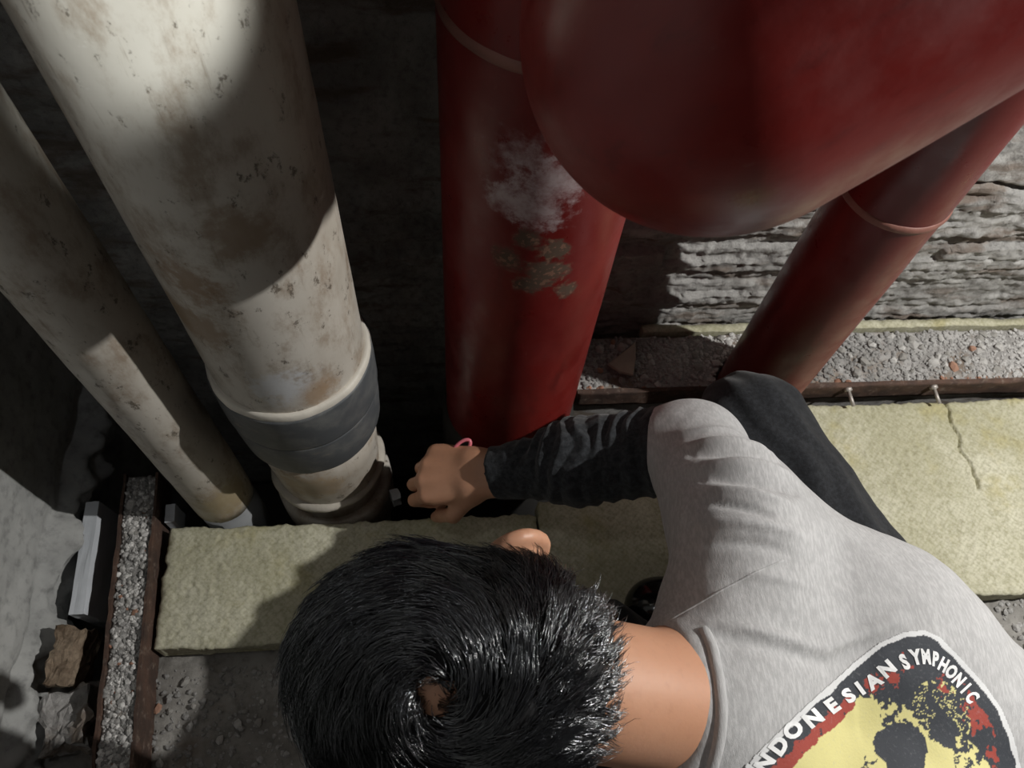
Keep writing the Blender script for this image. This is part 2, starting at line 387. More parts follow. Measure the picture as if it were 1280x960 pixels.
# ------------------------------------------------------------------ ledge along the back wall with its steel angle
def ledge(x0, x1, label):
    e = empty('concrete_ledge', ((x0 + x1) / 2, .64, 0), label, 'ledge')
    fn = lambda X, Y: np.where(np.hypot(X - 0.5176, Y - 0.5902) < 0.0676, -.04, .064 + .0045 * fbm(X * 18, Y * 18, 0, 4, 41))
    link('ledge_core', plate(x0, x1, .597, .700, .003, fn, 'ledge_core', .12), M['ledge'], e)
    n = int(4600 * (x1 - x0))
    scatter(n, x0 + .01, x1 - .01, .60, .70, fn, .0014, .0058, 'grit', e, int(x0 * 100) + 50, .015)
    chips(int(105 * (x1 - x0)), lambda r: (lambda x, y: (x, y, float(fn(x, y)) + .002))(r.uniform(x0 + .02, x1 - .02), r.uniform(.605, .693)), .0055, .0105, e, int(x0 * 10) + 3)
    return e
ledge(.215, 0.5812, 'grit-covered concrete ledge in shadow between the two floor-standing red pipes')
ledge(0.5822, 1.35, 'brightly lit grit-covered concrete ledge right of the slim red pipe')
def strip(x0, x1):
    fn = lambda X, Y: .072 + .003 * fbm(X * 14, Y * 14, 0, 3, 61) + .002 * fbm(X * 90, Y * 90, 0, 2, 62)
    return link('mineral_wool_strip', plate(x0, x1, .7045 , .720, .004, fn, 'mineral_wool_strip', .02), M['wool'])
tag(strip(0.342, 1.34), 'thin pale yellow mineral wool sliver at the foot of the layered wall', 'insulation')
def angle_iron(x0, x1, label):
    e = empty('steel_angle', ((x0 + x1) / 2, .59, 0), label, 'steel angle')
    xs = np.linspace(x0, x1, int((x1 - x0) / .008)); zs = np.linspace(.03, .074, 8)
    X, Z = np.meshgrid(xs, zs, indexing='ij')
    P = np.stack([X, .588 - .0012 * fbm(X * 30, Z * 60, 0, 3, 71), Z + .0014 * fbm(X * 25, 0 * X, 0, 3, 72) * (Z > .07)], -1)
    link('front_flange', slab_mesh('front_flange', P, (0, -1, 0), .006), M['rust'], e)
    return e
angle_iron(.215, 0.4499, 'dark rusty steel angle edging the shadowed ledge behind the arm')
angR = angle_iron(0.5852, 1.35, 'brown rusty steel angle with two bolts edging the lit ledge')
for bx in (.684, .838):
    b = lathe('bolt', [(.0, 0), (.0032, 0), (.0032, .026), (.0032, .026), (.0068, .027), (.0068, .032), (.0045, .0335)], 14)
    o = link('bolt', b, M['steel'], angR)
    o.matrix_parent_inverse = Matrix.Identity(4)
    o.location = Vector((bx + .004, .5855 - .028, .058)) - angR.location; o.rotation_euler = (math.radians(-78), 0, math.radians(9))

# left steel channel, grit on top
def left_beam():
    e = empty('steel_channel', (-.44, .25, 0), 'rusty steel channel topped with grit, running beside the left wool board', 'steel channel')
    Rz = Matrix.Rotation(math.radians(4), 4, 'Z')
    def wx(u, y): return -.4505 + u - (y - .30) * .075
    bm = bmesh.new()
    ang = math.atan(.075)
    for u, n in ((-.0265, 0), (.0245, 0)):
        pass
    def flange(u, w, name, zt):
        ys = np.linspace(-.35, .475, 90); zs = np.linspace(.0, zt, 8)
        Y, Z = np.meshgrid(ys, zs, indexing='ij')
        side = 1 if u > 0 else -1
        Xo = wx(u, Y) + side * .0012 * fbm(Y * 30, Z * 50, 0, 3, 81)
        P = np.stack([Xo, Y, Z + .002 * fbm(Y * 22, 0 * Y, 0, 3, 82) * (Z > .05)], -1)
        if side < 0: P = P[::-1]
        link(name, slab_mesh(name, P, (side, 0, 0), w), M['rust'], e)
    # slab_mesh flattens the back, so keep flanges as plain boxes with bevel instead
    for u, zt in ((-.0235, .067), (.0235, .067)):
        bm = bmesh.new(); n = 44
        vs = []
        for i in range(n + 1):
            y = -.35 + .825 * i / n; j1 = .0014 * random.uniform(-1, 1); j2 = .0022 * random.uniform(-1, 1)
            for dx, z in ((-.002, .002), (.002 + j1 * .4, .002), (.002 + j1 * .4, zt + j2), (-.002 + j1, zt + j2)):
                vs.append(bm.verts.new((wx(u + dx, y), y, z)))
        for i in range(n):
            for k in range(4): bm.faces.new((vs[i * 4 + k], vs[i * 4 + (k + 1) % 4], vs[i * 4 + 4 + (k + 1) % 4], vs[i * 4 + 4 + k]))
        bm.faces.new(vs[:4][::-1]); bm.faces.new(vs[-4:])
        bmesh.ops.recalc_face_normals(bm, faces=bm.faces)
        bm_obj('flange', bm, M['rust'], e)
    us = np.linspace(-.0205, .0205, 14); ys = np.linspace(-.35, .472, 200)
    U, Y = np.meshgrid(us, ys, indexing='ij')
    fz = lambda u, y: .062 + .004 * fbm(u * 40, y * 25, 0, 4, 84)
    P = np.stack([wx(U, Y), Y, fz(U, Y)], -1)
    link('mortar_fill', slab_mesh('mortar_fill', P, (0, 0, 1), .05), M['ledge'], e)
    r = np.random.RandomState(8); n = 2600; u = r.uniform(-.020, .020, n); y = r.uniform(-.1, .47, n); s = .0011 + .0042 * r.rand(n) ** 3
    rubble('grit', np.stack([wx(u, y), y, fz(u, y) + s * .3], -1), s, e, 85, .02)
    chips(26, lambda q: (lambda a, b: (wx(a, b), b, float(fz(a, b)) + .001))(q.uniform(-.016, .016), q.uniform(.1, .46)), .004, .0075, e, 9)
left_beam()

# ------------------------------------------------------------------ mineral wool boards
def wool(x0, x1, y0, y1, ztop, th, label, seed, crack=None, lift=0.0):
    def fn(X, Y):
        a = .75; c, s = math.cos(a), math.sin(a); u = (X * c + Y * s) / .0062; v = (-X * s + Y * c) / .0062
        z = ztop + .0022 * fbm(X * 9, Y * 9, 0, 4, seed) + .0008 * fbm(X * 150, Y * 150, 0, 2, seed + 5)
        z = z + .0004 * np.cos(2 * np.pi * u) * np.cos(2 * np.pi * v)
        if crack:
            (ax, ay), (bx, by) = crack; t = (Y - ay) / (by - ay); cx = ax + (bx - ax) * t + .004 * fbm(Y * 40, 0 * Y, 0, 3, seed + 9)
            z = z - .016 * np.exp(-((X - cx) / .0016) ** 2) * sstep(-.02, .03, t) * sstep(1.06, .96, t)
        ed = np.minimum(np.minimum(X - x0, x1 - X), np.minimum(Y - y0, y1 - Y))
        return z - .004 * np.exp(-ed / .004) + lift * (X - x0)
    me = plate(x0, x1, y0, y1, .0022, fn, 'mineral_wool_board', th)
    # ragged fibre edges
    v = np.empty(len(me.vertices) * 3); me.vertices.foreach_get('co', v); v = v.reshape(-1, 3)
    for ax, lo, hi, oth in ((0, x0, x1, 1), (1, y0, y1, 0)):
        wgt = np.exp(-np.minimum(v[:, ax] - lo, hi - v[:, ax]) / .004)
        v[:, ax] += wgt * (.0028 * fbm(v[:, oth] * 60, v[:, 2] * 90, 0, 4, seed + ax))
    me.vertices.foreach_set('co', v.ravel()); me.update()
    return tag(link('mineral_wool_board', me, M['wool']), label, 'insulation', 'mineral wool boards on the floor')
wool(-.415, .134, .219, .393, .046, .034, 'yellow-green mineral wool board between the steel channel and the head', 101)
wool(.137, .579, .235, .415, .043, .034, 'mineral wool board crossed by the arm shadow between neck and forearm', 111)
wool(.584, 1.32, .236, .570, .044, .036, 'large mineral wool board with a long crack beneath the bolted angle', 121, crack=((.862, .577), (.864, .41)))

# small debris by the left wall
def crumb_box(name, c, s, rz, mat, label, cat, seed, amp=.006, rx=0.0, ry=0.0, cuts=6, sc=60):
    bm = bmesh.new(); box_bm(bm, (0, 0, 0), s); bmesh.ops.subdivide_edges(bm, edges=bm.edges, cuts=cuts, use_grid_fill=True)
    me = bpy.data.meshes.new(name); bm.to_mesh(me); bm.free()
    v = np.empty(len(me.vertices) * 3); me.vertices.foreach_get('co', v); v = v.reshape(-1, 3)
    for a in range(3): v[:, a] += amp * fbm(v[:, 0] * sc + a * 9, v[:, 1] * sc, v[:, 2] * sc, 3, seed)
    me.vertices.foreach_set('co', v.ravel()); me.update()
    o = link(name, me, M[mat]); o.location = c; o.rotation_euler = (rx, ry, rz); return tag(o, label, cat)
crumb_box('foam_sheet', (-.522, .355, -.012), (.020, .165, .13), .06, 'foam', 'pale white foam sheet standing in the gap by the left wall', 'foam sheet', 5, .0012, 0, -.08)
crumb_box('foam_offcut', (-.420, .418, .02), (.014, .028, .05), .1, 'foam', 'small white offcut at the far corner of the left wool board', 'foam offcut', 6, .001)
crumb_box('wood_block', (-.524, .218, .03), (.030, .07, .08), -.12, 'wood', 'splintered brown wood block against the left wall', 'wood', 7, .006, .1, 0, 9)
crumb_box('mortar_lump', (-.520, .135, .012), (.06, .075, .06), .3, 'ledge', 'cracked grey mortar lump below the wood block', 'rubble', 8, .014, 0, 0, 10, 38)
crumb_box('white_fragment', (-.088, .45, -.01), (.013, .018, .03), .4, 'foam', 'small white fragment beside the fingertips', 'debris', 9, .002)
def flat_stone():
    pts = [(-.030, -.006), (-.012, -.022), (.010, -.030), (.018, .0), (.022, .034), (.006, .020)]
    bm = bmesh.new(); a = [bm.verts.new((x, y, 0)) for x, y in pts]; f = bm.faces.new(a)
    g = bmesh.ops.extrude_face_region(bm, geom=[f]); bmesh.ops.translate(bm, vec=(0, 0, .007), verts=[q for q in g['geom'] if isinstance(q, bmesh.types.BMVert)])
    bmesh.ops.recalc_face_normals(bm, faces=bm.faces); bmesh.ops.bevel(bm, geom=bm.edges[:], offset=.0012, segments=1, affect='EDGES')
    o = bm_obj('flat_stone', bm, M['stone']); o.location = (.302, .648, .072); o.rotation_euler = (.05, -.06, 0); return o
tag(flat_stone(), 'flat triangular stone chip lying on the shadowed ledge', 'stone')

# ------------------------------------------------------------------ pipes
def seg(z0, z1, r, step=.02): return [(r, z) for z in np.arange(z0, z1, step)] + [(r, z1)]
# large white pipe
pw = empty('drain_pipe', (-.1845, .486, 0), 'wide dirty white plastic pipe with a grey rubber coupling', 'pipe')
def pipe_part(name, prof, mat, parent, n=96, wob=.0, seed=0):
    o = link(name, lathe(name, prof, n, wob, seed), mat, parent); o.matrix_parent_inverse = Matrix.Identity(4); return o
pvcA = m_pvc('dirty_white_plastic', [((-.031, -.083, .637), .012, .045, (.26, .17, .10)), ((-.05, -.072, .56), .015, .05, (.27, .19, .12)), ((.015, -.087, .455), .014, .045, (.60, .62, .65)), ((.046, -.076, .43), .01, .035, (.36, .25, .16)), ((-.01, -.088, .16), .02, .06, (.38, .29, .19)), ((.026, -.085, .70), .01, .04, (.30, .23, .17))])
pipe_part('upper_pipe', seg(.36, 1.95, .0885), pvcA, pw, wob=.0006, seed=2)
pipe_part('lower_pipe', [(.070, -.6), (.074, .0), (.0765, .05), (.0785, .10), (.081, .16), (.083, .23)], pvcA, pw, wob=.001, seed=3)
pipe_part('socket_lip', [(.0883, .4035), (.0915, .4045), (.0940, .4015), (.0950, .396), (.0945, .390), (.092, .388)], m_plain('worn_white_lip', (.56, .53, .47), .6, 120, .4), pw, wob=.0012, seed=4)
pipe_part('coupling_band', [(.092, .318), (.0962, .3185), (.0966, .322), (.0970, .36), (.0968, .390), (.0960, .3935), (.090, .394)], M['rubber'], pw, wob=.0006, seed=5)
pipe_part('coupling_band', [(.084, .232), (.0905, .233), (.0925, .240), (.0945, .275), (.0957, .3125), (.0950, .316), (.090, .3165)], M['rubber'], pw, wob=.0006, seed=6)
pipe_part('sealant_ring', [(.076, .070), (.0835, .068), (.0865, .073), (.0855, .080), (.0800, .083), (.077, .083)], M['oldseal'], pw, wob=.0022, seed=7)
pipe_part('floor_collar', [(.073, -.09), (.090, -.09), (.091, -.03), (.090, .008), (.084, .012), (.073, .012)], pvcA, pw, wob=.001, seed=8)
# small white pipe
ps = empty('drain_pipe', (-0.3440, 0.4419, 0), 'narrower dirty white plastic pipe at the far left', 'pipe')
pvcB = m_pvc('dirty_white_plastic_old', [((.03, -.03, .12), .02, .06, (.34, .27, .16))])
pipe_part('pipe_run', seg(.052, 1.95, .0449), pvcB, ps, 64, .0008, 12)
pipe_part('grey_stub', [(.0437, -.6), (.0437, .055)], m_plain('grey_plastic', (.22, .23, .24), .5, 80, .2), ps, 64)
# floor-standing red pipes
pr = empty('fire_pipe', (.101, .581, 0), 'thick dark red steel pipe with chipped paint patches behind the hand', 'pipe')
redA = m_red('red_paint_worn', chips=[((.010, -.101, .582), .011, .020), ((-.019, -.100, .598), .006, .017), ((.002, -.102, .547), .014, .030), ((.030, -.097, .509), .007, .019), ((-.036, -.096, .559), .004, .022), ((-.010, -.102, .525), .008, .022)], smears=[((-.015, -.1, .647), .018, .040), ((-.004, -.102, .678), .018, .045), ((-.030, -.097, .700), .008, .035), ((-.042, -.092, .640), .008, .028)])
pipe_part('pipe_run', seg(-.6, 1.95, .102), redA, pr, 96, .0005, 15)
wz = [(.102 - .0005, -.006), (.1036, -.004), (.1045, 0), (.1036, .004), (.1015, .006)]
pipe_part('shade_sleeve', [(.1025, -.6), (.108, -.6), (.1085, .05), (.106, .066), (.1022, .07)], M['dark'], pr, 96, .0015, 17)  # added dark sleeve, paints shade over the red pipe's foot
o = pipe_part('weld_bead', [(r, z + .79) for r, z in wz], M['weld'], pr, 96, .0008, 16)
pd = empty('fire_pipe', (0.5176, 0.5902, 0), 'slimmer red steel pipe standing right of the knee', 'pipe')
redB = m_red('red_paint_dark', dark=.85)
pipe_part('pipe_run', seg(-.6, 1.95, 0.0636), redB, pd, 80, .0004, 18)
pipe_part('weld_bead', [(r - 0.0384, z + .549) for r, z in wz], M['weld'], pd, 80, .0006, 19)
# large capped pipe close to the camera
def capped():
    C = Vector((.157, .370, .907)); r = .112; D = Vector((.82, .25, .51)).normalized()
    e = empty('capped_pipe', C, 'big glossy red pipe with a domed end hanging close above the other pipes', 'pipe')
    redC = m_red('red_paint_gloss', dark=1.0)
    prof = [(r * math.sin(a), -r * math.cos(a)) for a in np.linspace(.02, math.pi / 2, 28)] + [(r, z) for z in np.linspace(.01, .25, 14)]
    Q = D.to_track_quat('Z', 'Y')
    o = pipe_part('pipe_body', prof, redC, e, 120, .0004, 23); o.rotation_mode = 'QUATERNION'; o.rotation_quaternion = Q
    f = pipe_part('flange', [(r, .25), (r + .035, .25), (r + .037, .252), (r + .037, .268), (r + .035, .27), (r * .9, .27)], redC, e, 96); f.rotation_mode = 'QUATERNION'; f.rotation_quaternion = Q
    return e
capped()
# ------------------------------------------------------------------ person: implicit body surfaces
A = lambda *q: np.array(q, float)
def nrm(v): v = np.asarray(v, float); return v / np.linalg.norm(v)
def cone(a, b, ra, rb, k=.02, clip=()): return dict(t='c', a=np.asarray(a, float), b=np.asarray(b, float), ra=ra, rb=rb, k=k, clip=clip)
def elli(c, axes, r, k=.02, clip=()): return dict(t='e', c=np.asarray(c, float), ax=np.asarray(axes, float), r=np.asarray(r, float), k=k, clip=clip)
def surface(name, prims, h, smooth=2, cuts=(), balls=()):
    los = []; his = []
    for p in prims:
        if p['t'] == 'c': R = max(p['ra'], p['rb']); lo = np.minimum(p['a'], p['b']) - R; hi = np.maximum(p['a'], p['b']) + R
        else: R = p['r'].max(); lo = p['c'] - R; hi = p['c'] + R
        los.append(lo); his.append(hi)
    O = np.min(los, 0) - .03; T = np.max(his, 0) + .03
    n = np.ceil((T - O) / h).astype(int) + 1
    F = np.full(n, .06, np.float32)
    for p, lo, hi in zip(prims, los, his):
        m = p['k'] + 3 * h
        i0 = np.maximum(0, np.floor((lo - m - O) / h).astype(int)); i1 = np.minimum(n, np.ceil((hi + m - O) / h).astype(int) + 1)
        g = [O[a] + h * np.arange(i0[a], i1[a]) for a in range(3)]
        X = g[0][:, None, None]; Y = g[1][None, :, None]; Z = g[2][None, None, :]
        if p['t'] == 'c':
            ba = p['b'] - p['a']; L = ba @ ba + 1e-12
            px, py, pz = X - p['a'][0], Y - p['a'][1], Z - p['a'][2]
            t = np.clip((px * ba[0] + py * ba[1] + pz * ba[2]) / L, 0, 1)
            d = np.sqrt((px - t * ba[0]) ** 2 + (py - t * ba[1]) ** 2 + (pz - t * ba[2]) ** 2) - (p['ra'] + (p['rb'] - p['ra']) * t)
        else:
            px, py, pz = X - p['c'][0], Y - p['c'][1], Z - p['c'][2]; q = [(px * a[0] + py * a[1] + pz * a[2]) for a in p['ax']]
            k0 = np.sqrt(sum((q[a] / p['r'][a]) ** 2 for a in range(3))); k1 = np.sqrt(sum((q[a] / p['r'][a] ** 2) ** 2 for a in range(3))) + 1e-9
            d = k0 * (k0 - 1) / k1
        for p0, nn in p['clip']:
            d = np.maximum(d, (X - p0[0]) * nn[0] + (Y - p0[1]) * nn[1] + (Z - p0[2]) * nn[2])
        s = tuple(slice(i0[a], i1[a]) for a in range(3)); f = F[s]
        k = p['k']; hh = np.clip(.5 + .5 * (f - d) / k, 0, 1); F[s] = f + (d - f) * hh - k * hh * (1 - hh)
    gx = [O[a] + h * np.arange(n[a]) for a in range(3)]
    for p0, nn in cuts:
        F = np.maximum(F, ((gx[0] - p0[0]) * nn[0])[:, None, None] + ((gx[1] - p0[1]) * nn[1])[None, :, None] + ((gx[2] - p0[2]) * nn[2])[None, None, :])
    for c, r in balls:
        F = np.maximum(F, r - np.sqrt(((gx[0] - c[0]) ** 2)[:, None, None] + ((gx[1] - c[1]) ** 2)[None, :, None] + ((gx[2] - c[2]) ** 2)[None, None, :]))
    I = F < 0
    C = np.zeros(n - 1, np.uint8)
    for a in (0, 1):
        for b in (0, 1):
            for c in (0, 1): C += I[a:n[0] - 1 + a, b:n[1] - 1 + b, c:n[2] - 1 + c]
    act = np.argwhere((C > 0) & (C < 8))
    idx = np.full(n - 1, -1, np.int64); idx[tuple(act.T)] = np.arange(len(act))
    acc = np.zeros((len(act), 3)); cnt = np.zeros(len(act))
    cs = [(a, b, c) for a in (0, 1) for b in (0, 1) for c in (0, 1)]
    for u in cs:
        for ax in range(3):
            if u[ax]: continue
            w = list(u); w[ax] = 1
            f0 = F[tuple((act + u).T)]; f1 = F[tuple((act + w).T)]; k = (f0 < 0) != (f1 < 0)
            t = f0[k] / (f0[k] - f1[k]); q = np.repeat(np.array(u, float)[None], k.sum(), 0); q[:, ax] += t
            acc[k] += q; cnt[k] += 1
    V = O + h * (act + acc / cnt[:, None])
    faces = []
    for ax in range(3):
        s0 = [slice(None)] * 3; s1 = [slice(None)] * 3; s0[ax] = slice(0, -1); s1[ax] = slice(1, None)
        e = np.argwhere(I[tuple(s0)] != I[tuple(s1)]); b, c = (ax + 1) % 3, (ax + 2) % 3
        e = e[(e[:, b] > 0) & (e[:, c] > 0) & (e[:, b] < n[b] - 1) & (e[:, c] < n[c] - 1)]
        ins = I[tuple(e.T)]
        def g(db, dc):
            q = e.copy(); q[:, b] -= db; q[:, c] -= dc; return idx[tuple(q.T)]
        Q = np.stack([g(1, 1), g(0, 1), g(0, 0), g(1, 0)], -1); Q[~ins] = Q[~ins][:, ::-1]
        faces.append(Q)
    Q = np.concatenate(faces)
    E = np.concatenate([Q[:, [0, 1]], Q[:, [1, 2]], Q[:, [2, 3]], Q[:, [3, 0]]])
    for it in range(smooth):
        a2 = np.zeros_like(V); c2 = np.zeros(len(V))
        for d in range(3):
            a2[:, d] = np.bincount(E[:, 0], V[E[:, 1], d], len(V)) + np.bincount(E[:, 1], V[E[:, 0], d], len(V))
        c2 = np.bincount(E[:, 0], minlength=len(V)) + np.bincount(E[:, 1], minlength=len(V))
        V = V * .45 + .55 * a2 / np.maximum(c2, 1)[:, None]
    return V, Q
def normals(V, Q):
    nn = np.cross(V[Q[:, 2]] - V[Q[:, 0]], V[Q[:, 3]] - V[Q[:, 1]]); N = np.zeros_like(V)
    for k in range(4):
        for d in range(3): N[:, d] += np.bincount(Q[:, k], nn[:, d], len(V))
    return N / (np.linalg.norm(N, axis=1)[:, None] + 1e-12)

# joints (metres)
Rz = np.array(Matrix.Rotation(-.12, 3, 'Z'))
HC = A(.010, .094, .535); HU = Rz @ nrm((-.60, 0, .80)); HF = Rz @ nrm((-.80, 0, -.60)); HR = np.cross(HF, HU)   # crown, face, right ear
if HR[1] < 0: HR = -HR
AXH = np.stack([HF, HR, HU])
C7 = A(.232, .068, .425); SHR = A(.283, .213, .440); SHL = A(.195, -.085, .415)
ELR = A(.297, .374, .326); WRR = A(.050, .397, .208); ELL = A(.165, -.02, .22); WRL = A(.012, .105, .135)
HIR = A(.565, .03, .235); HIL = A(.53, -.16, .225); KNR = A(.383, .400, .322); KNL = A(.205, .180, .108)
ANR = A(.485, .275, .15); ANL = A(.55, -.10, .10)
T1 = A(.295, .068, .370); T2 = A(.42, .042, .338); T3 = A(.55, -.045, .262)
rv = nrm((.30, .95, .08)); rw = nrm((.35, .93, .02))

def hand(Wp, fwd, up, th, curl, thumb=(.55, .5)):
    fwd = nrm(fwd); up = nrm(np.asarray(up) - fwd * np.dot(up, fwd)); sd = np.cross(fwd, up)
    if np.dot(sd, th) < 0: sd = -sd
    P = []
    for s in (-.012, .012): P.append(cone(Wp - fwd * .03 + sd * s, Wp + fwd * .02 + sd * s * 1.3, .0205, .019, .012))
    offs = (.031, .0105, -.0105, -.030); ln = (.041, .046, .043, .034); arch = (.0, .004, .003, -.003); adv = (.086, .090, .086, .078)
    for i in range(4):
        K = Wp + fwd * adv[i] + sd * offs[i] + up * arch[i]
        P.append(cone(Wp + fwd * .012 + sd * offs[i] * .55, K, .016, .0118, .012))
        P.append(cone(Wp + fwd * .02 + sd * offs[i] * .7 - up * .01, K - up * .009 - fwd * .012, .014, .011, .012))
        p = K; a = 0.0; r = .0103 - .0008 * (i == 3)
        for j, (c, L) in enumerate(zip(curl[i], (ln[i], ln[i] * .62, ln[i] * .5))):
            a += c; d = fwd * math.cos(a) - up * math.sin(a) + sd * (.06 * (1.5 - i) * (j == 0)); q = p + d * L
            P.append(cone(p, q, r, r * .9, .0035)); p = q; r *= .9
    b = Wp + fwd * .022 + sd * .026 - up * .008; P.append(cone(Wp + fwd * .01 + sd * .012 - up * .006, b, .016, .015, .012))
    m = b + (fwd * math.cos(thumb[0]) + sd * math.sin(thumb[0]) - up * .35) * .042; P.append(cone(b, m, .0145, .0115, .008))
    q = m + (fwd * math.cos(.1) - sd * .05 - up * thumb[1]) * .030; P.append(cone(m, q, .0112, .0100, .004))
    P.append(cone(q, q + (fwd - up * thumb[1] * 1.6) * .020, .0100, .0082, .004))
    return P
person = empty('person', (.36, .12, .045), 'person crouching in a grey printed T-shirt over black sleeves, one hand reaching down', 'person')
def pobj(name, V, Q, mat, parent=None, label=None):
    o = link(name, mesh(name, V, Q), M[mat] if isinstance(mat, str) else mat, parent or person)
    if parent is not None and parent is not person: o.matrix_parent_inverse = Matrix.Identity(4) @ parent.matrix_world.inverted() if False else Matrix.Translation(-person.location); 
    if label: o['label'] = label
    return o

# --- skin: one continuous surface
def ear(sgn):
    c = HC + HR * sgn * .086 - HU * .024 - HF * .022
    up = nrm(HU * .95 - HF * .30); fw = nrm(HF * .9 + HU * .25); out = nrm(HR * sgn * .95 - HF * .30)
    P = []; pts = []
    for k in range(15):
        a = math.radians(-75 + k * 20)          # rim of the ear
        pts.append(c + up * .031 * math.sin(a) * (1 if a < 3 else 1) - fw * .018 * math.cos(a) + out * (.016 + .010 * math.cos(a)))
    for k in range(14): P.append(cone(pts[k], pts[k + 1], .0060, .0060, .005))
    P.append(elli(c + out * .012, np.stack([up, fw, nrm(np.cross(up, fw))]), (.032, .022, .0075), .007))
    P.append(cone(c - up * .028 + out * .008, c - up * .034 + out * .009, .008, .006, .006))
    an = [c + up * .016 + out * .011 - fw * .004, c + out * .013 - fw * .006, c - up * .014 + out * .010]
    P.append(cone(an[0], an[1], .0042, .0042, .003)); P.append(cone(an[1], an[2], .0042, .004, .003))
    return P
skin = [elli(HC + HU * .012, AXH, (.098, .078, .100), .02), elli(HC - HU * .050 + HF * .030, AXH, (.066, .060, .078), .03),
        cone(HC - HU * .10 + HF * .055 - HR * .02, HC - HU * .10 + HF * .055 + HR * .02, .024, .024, .03),
        cone(HC - HU * .015 + HF * .092, HC - HU * .052 + HF * .108, .009, .014, .012),
        cone(HC + HU * .004 + HF * .088 - HR * .035, HC + HU * .004 + HF * .088 + HR * .035, .012, .012, .012),
        cone(HC - HU * .078 + HF * .093 - HR * .016, HC - HU * .078 + HF * .093 + HR * .016, .008, .008, .006),
        cone(HC - HU * .045 - HF * .045, C7 + A(-.01, .002, .006), .056, .061, .03), cone(HC - HU * .085 + HF * .01, C7 + A(0, 0, -.05), .045, .05, .03),
        cone(C7 + A(-.01, .0, -.002), SHR - A(0, 0, .012), .054, .048, .03), cone(C7 + A(-.01, 0, -.002), SHL - A(0, 0, .012), .054, .048, .03)]
for s in (-1, 1):
    skin += [cone(T1 + rv * s * .06, T2 + rv * s * .06, .088, .09, .04), cone(T2 + rv * s * .06, T3 + rw * s * .06, .09, .085, .04)]
skin += [cone(SHR - A(0, 0, .01), ELR, .046, .036, .02), cone(ELR, WRR + A(.03, 0, .012), .040, .027, .02), cone(SHL, ELL, .046, .036, .02), cone(ELL, WRL, .040, .026, .02)]
skin += [cone(HIR, KNR, .07, .048, .03), cone(HIL, KNL, .07, .045, .03), cone(KNR, ANR, .045, .034, .02), cone(KNL, ANL, .042, .034, .02),
         cone(ANR + A(.02, 0, -.05), A(.325, .235, .075), .03, .022, .02), cone(ANL, A(.62, -.14, .07), .034, .03, .02)]
WH = HC + nrm(HU * .88 - HF * .44 - HR * .26) * .109
skin += [elli(HC + (WH - HC) * .86, AXH, (.017, .017, .0135), .02)]
skin += ear(1) + ear(-1)
skin += hand(WRR, A(-.082, .016, -.030), A(-.25, -.22, .95), A(0, -1, 0), [(.75, 1.35, .7), (.85, 1.25, .7), (.95, 1.2, .7), (1.05, 1.2, .7)], (.75, .9))
skin += hand(WRL, nrm((-.8, .55, -.18)), A(0, 0, 1), A(.4, 1, 0), [(.25, .35, .2)] * 4, (.7, .2))
Vs, Qs = surface('body', skin, .0027, 2)
body = pobj('body', Vs, Qs, 'skin')
for s in (-1, 1):
    bm = bmesh.new(); bmesh.ops.create_uvsphere(bm, u_segments=14, v_segments=10, radius=.0115)
    bmesh.ops.translate(bm, vec=Vector(HC - HU * .012 + HF * .079 + HR * s * .030), verts=bm.verts); bm_obj('eye', bm, M['eye'], person, True)

# --- T-shirt
def segdist(P, a, b, z=True):
    a = np.asarray(a, float); b = np.asarray(b, float); Q = P.copy()
    if not z: Q = Q[:, :2]; a = a[:2]; b = b[:2]
    t = np.clip(((Q - a) @ (b - a)) / ((b - a) @ (b - a)), 0, 1); return np.linalg.norm(Q - a - t[:, None] * (b - a), axis=1), t
neckcut = (A(.196, .072, .46), nrm((-.93, .12, .34)))
fdir = nrm(WRR - ELR)
hemcut = (ELR + fdir * .034 + A(0, 0, 0), fdir)
hemL = (SHL + (ELL - SHL) * .85, nrm(ELL - SHL))
shirt = [cone(C7 + A(-.045, .004, .014), C7 + A(.02, 0, .0), .066, .070, .02, [neckcut]), cone(C7 + A(0, 0, .004), SHR + A(.012, 0, 0), .062, .058, .035), cone(C7 + A(0, 0, .004), SHL, .062, .060, .035)]
for s in (-1, 1):
    shirt += [cone(T1 + rv * s * .072, T2 + rv * s * .078, .104, .112, .05), cone(T2 + rv * s * .078, T3 + rw * s * .075, .112, .118, .05)]
shirt += [cone(SHR + A(.014, .01, 0), ELR + A(.002, -.008, .010), .060, .060, .03, [hemcut]), cone(ELR + A(.002, -.008, .010), ELR + fdir * .06 + A(0, -.003, .004), .060, .058, .02, [hemcut]),
          cone(A(.315, .255, .39), A(.43, .14, .355), .070, .088, .04),
          cone(SHL, ELL, .064, .064, .035, [hemL])]
V, Q = surface('tshirt', shirt, .0033, 3, cuts=[(A(.63, -.09, .24), nrm((.8, -.45, -.42)))])
N = normals(V, Q)
d = .0035 * fbm(V[:, 0] * 13, V[:, 1] * 13, V[:, 2] * 13, 3, 7)
def fold(a, b, w, amp):
    global d
    q, t = segdist(V, a, b, False); d = d + amp * np.exp(-(q / w) ** 2) * np.sin(np.pi * np.clip(t, .04, .96)) ** .5 * (N[:, 2] > -.2)
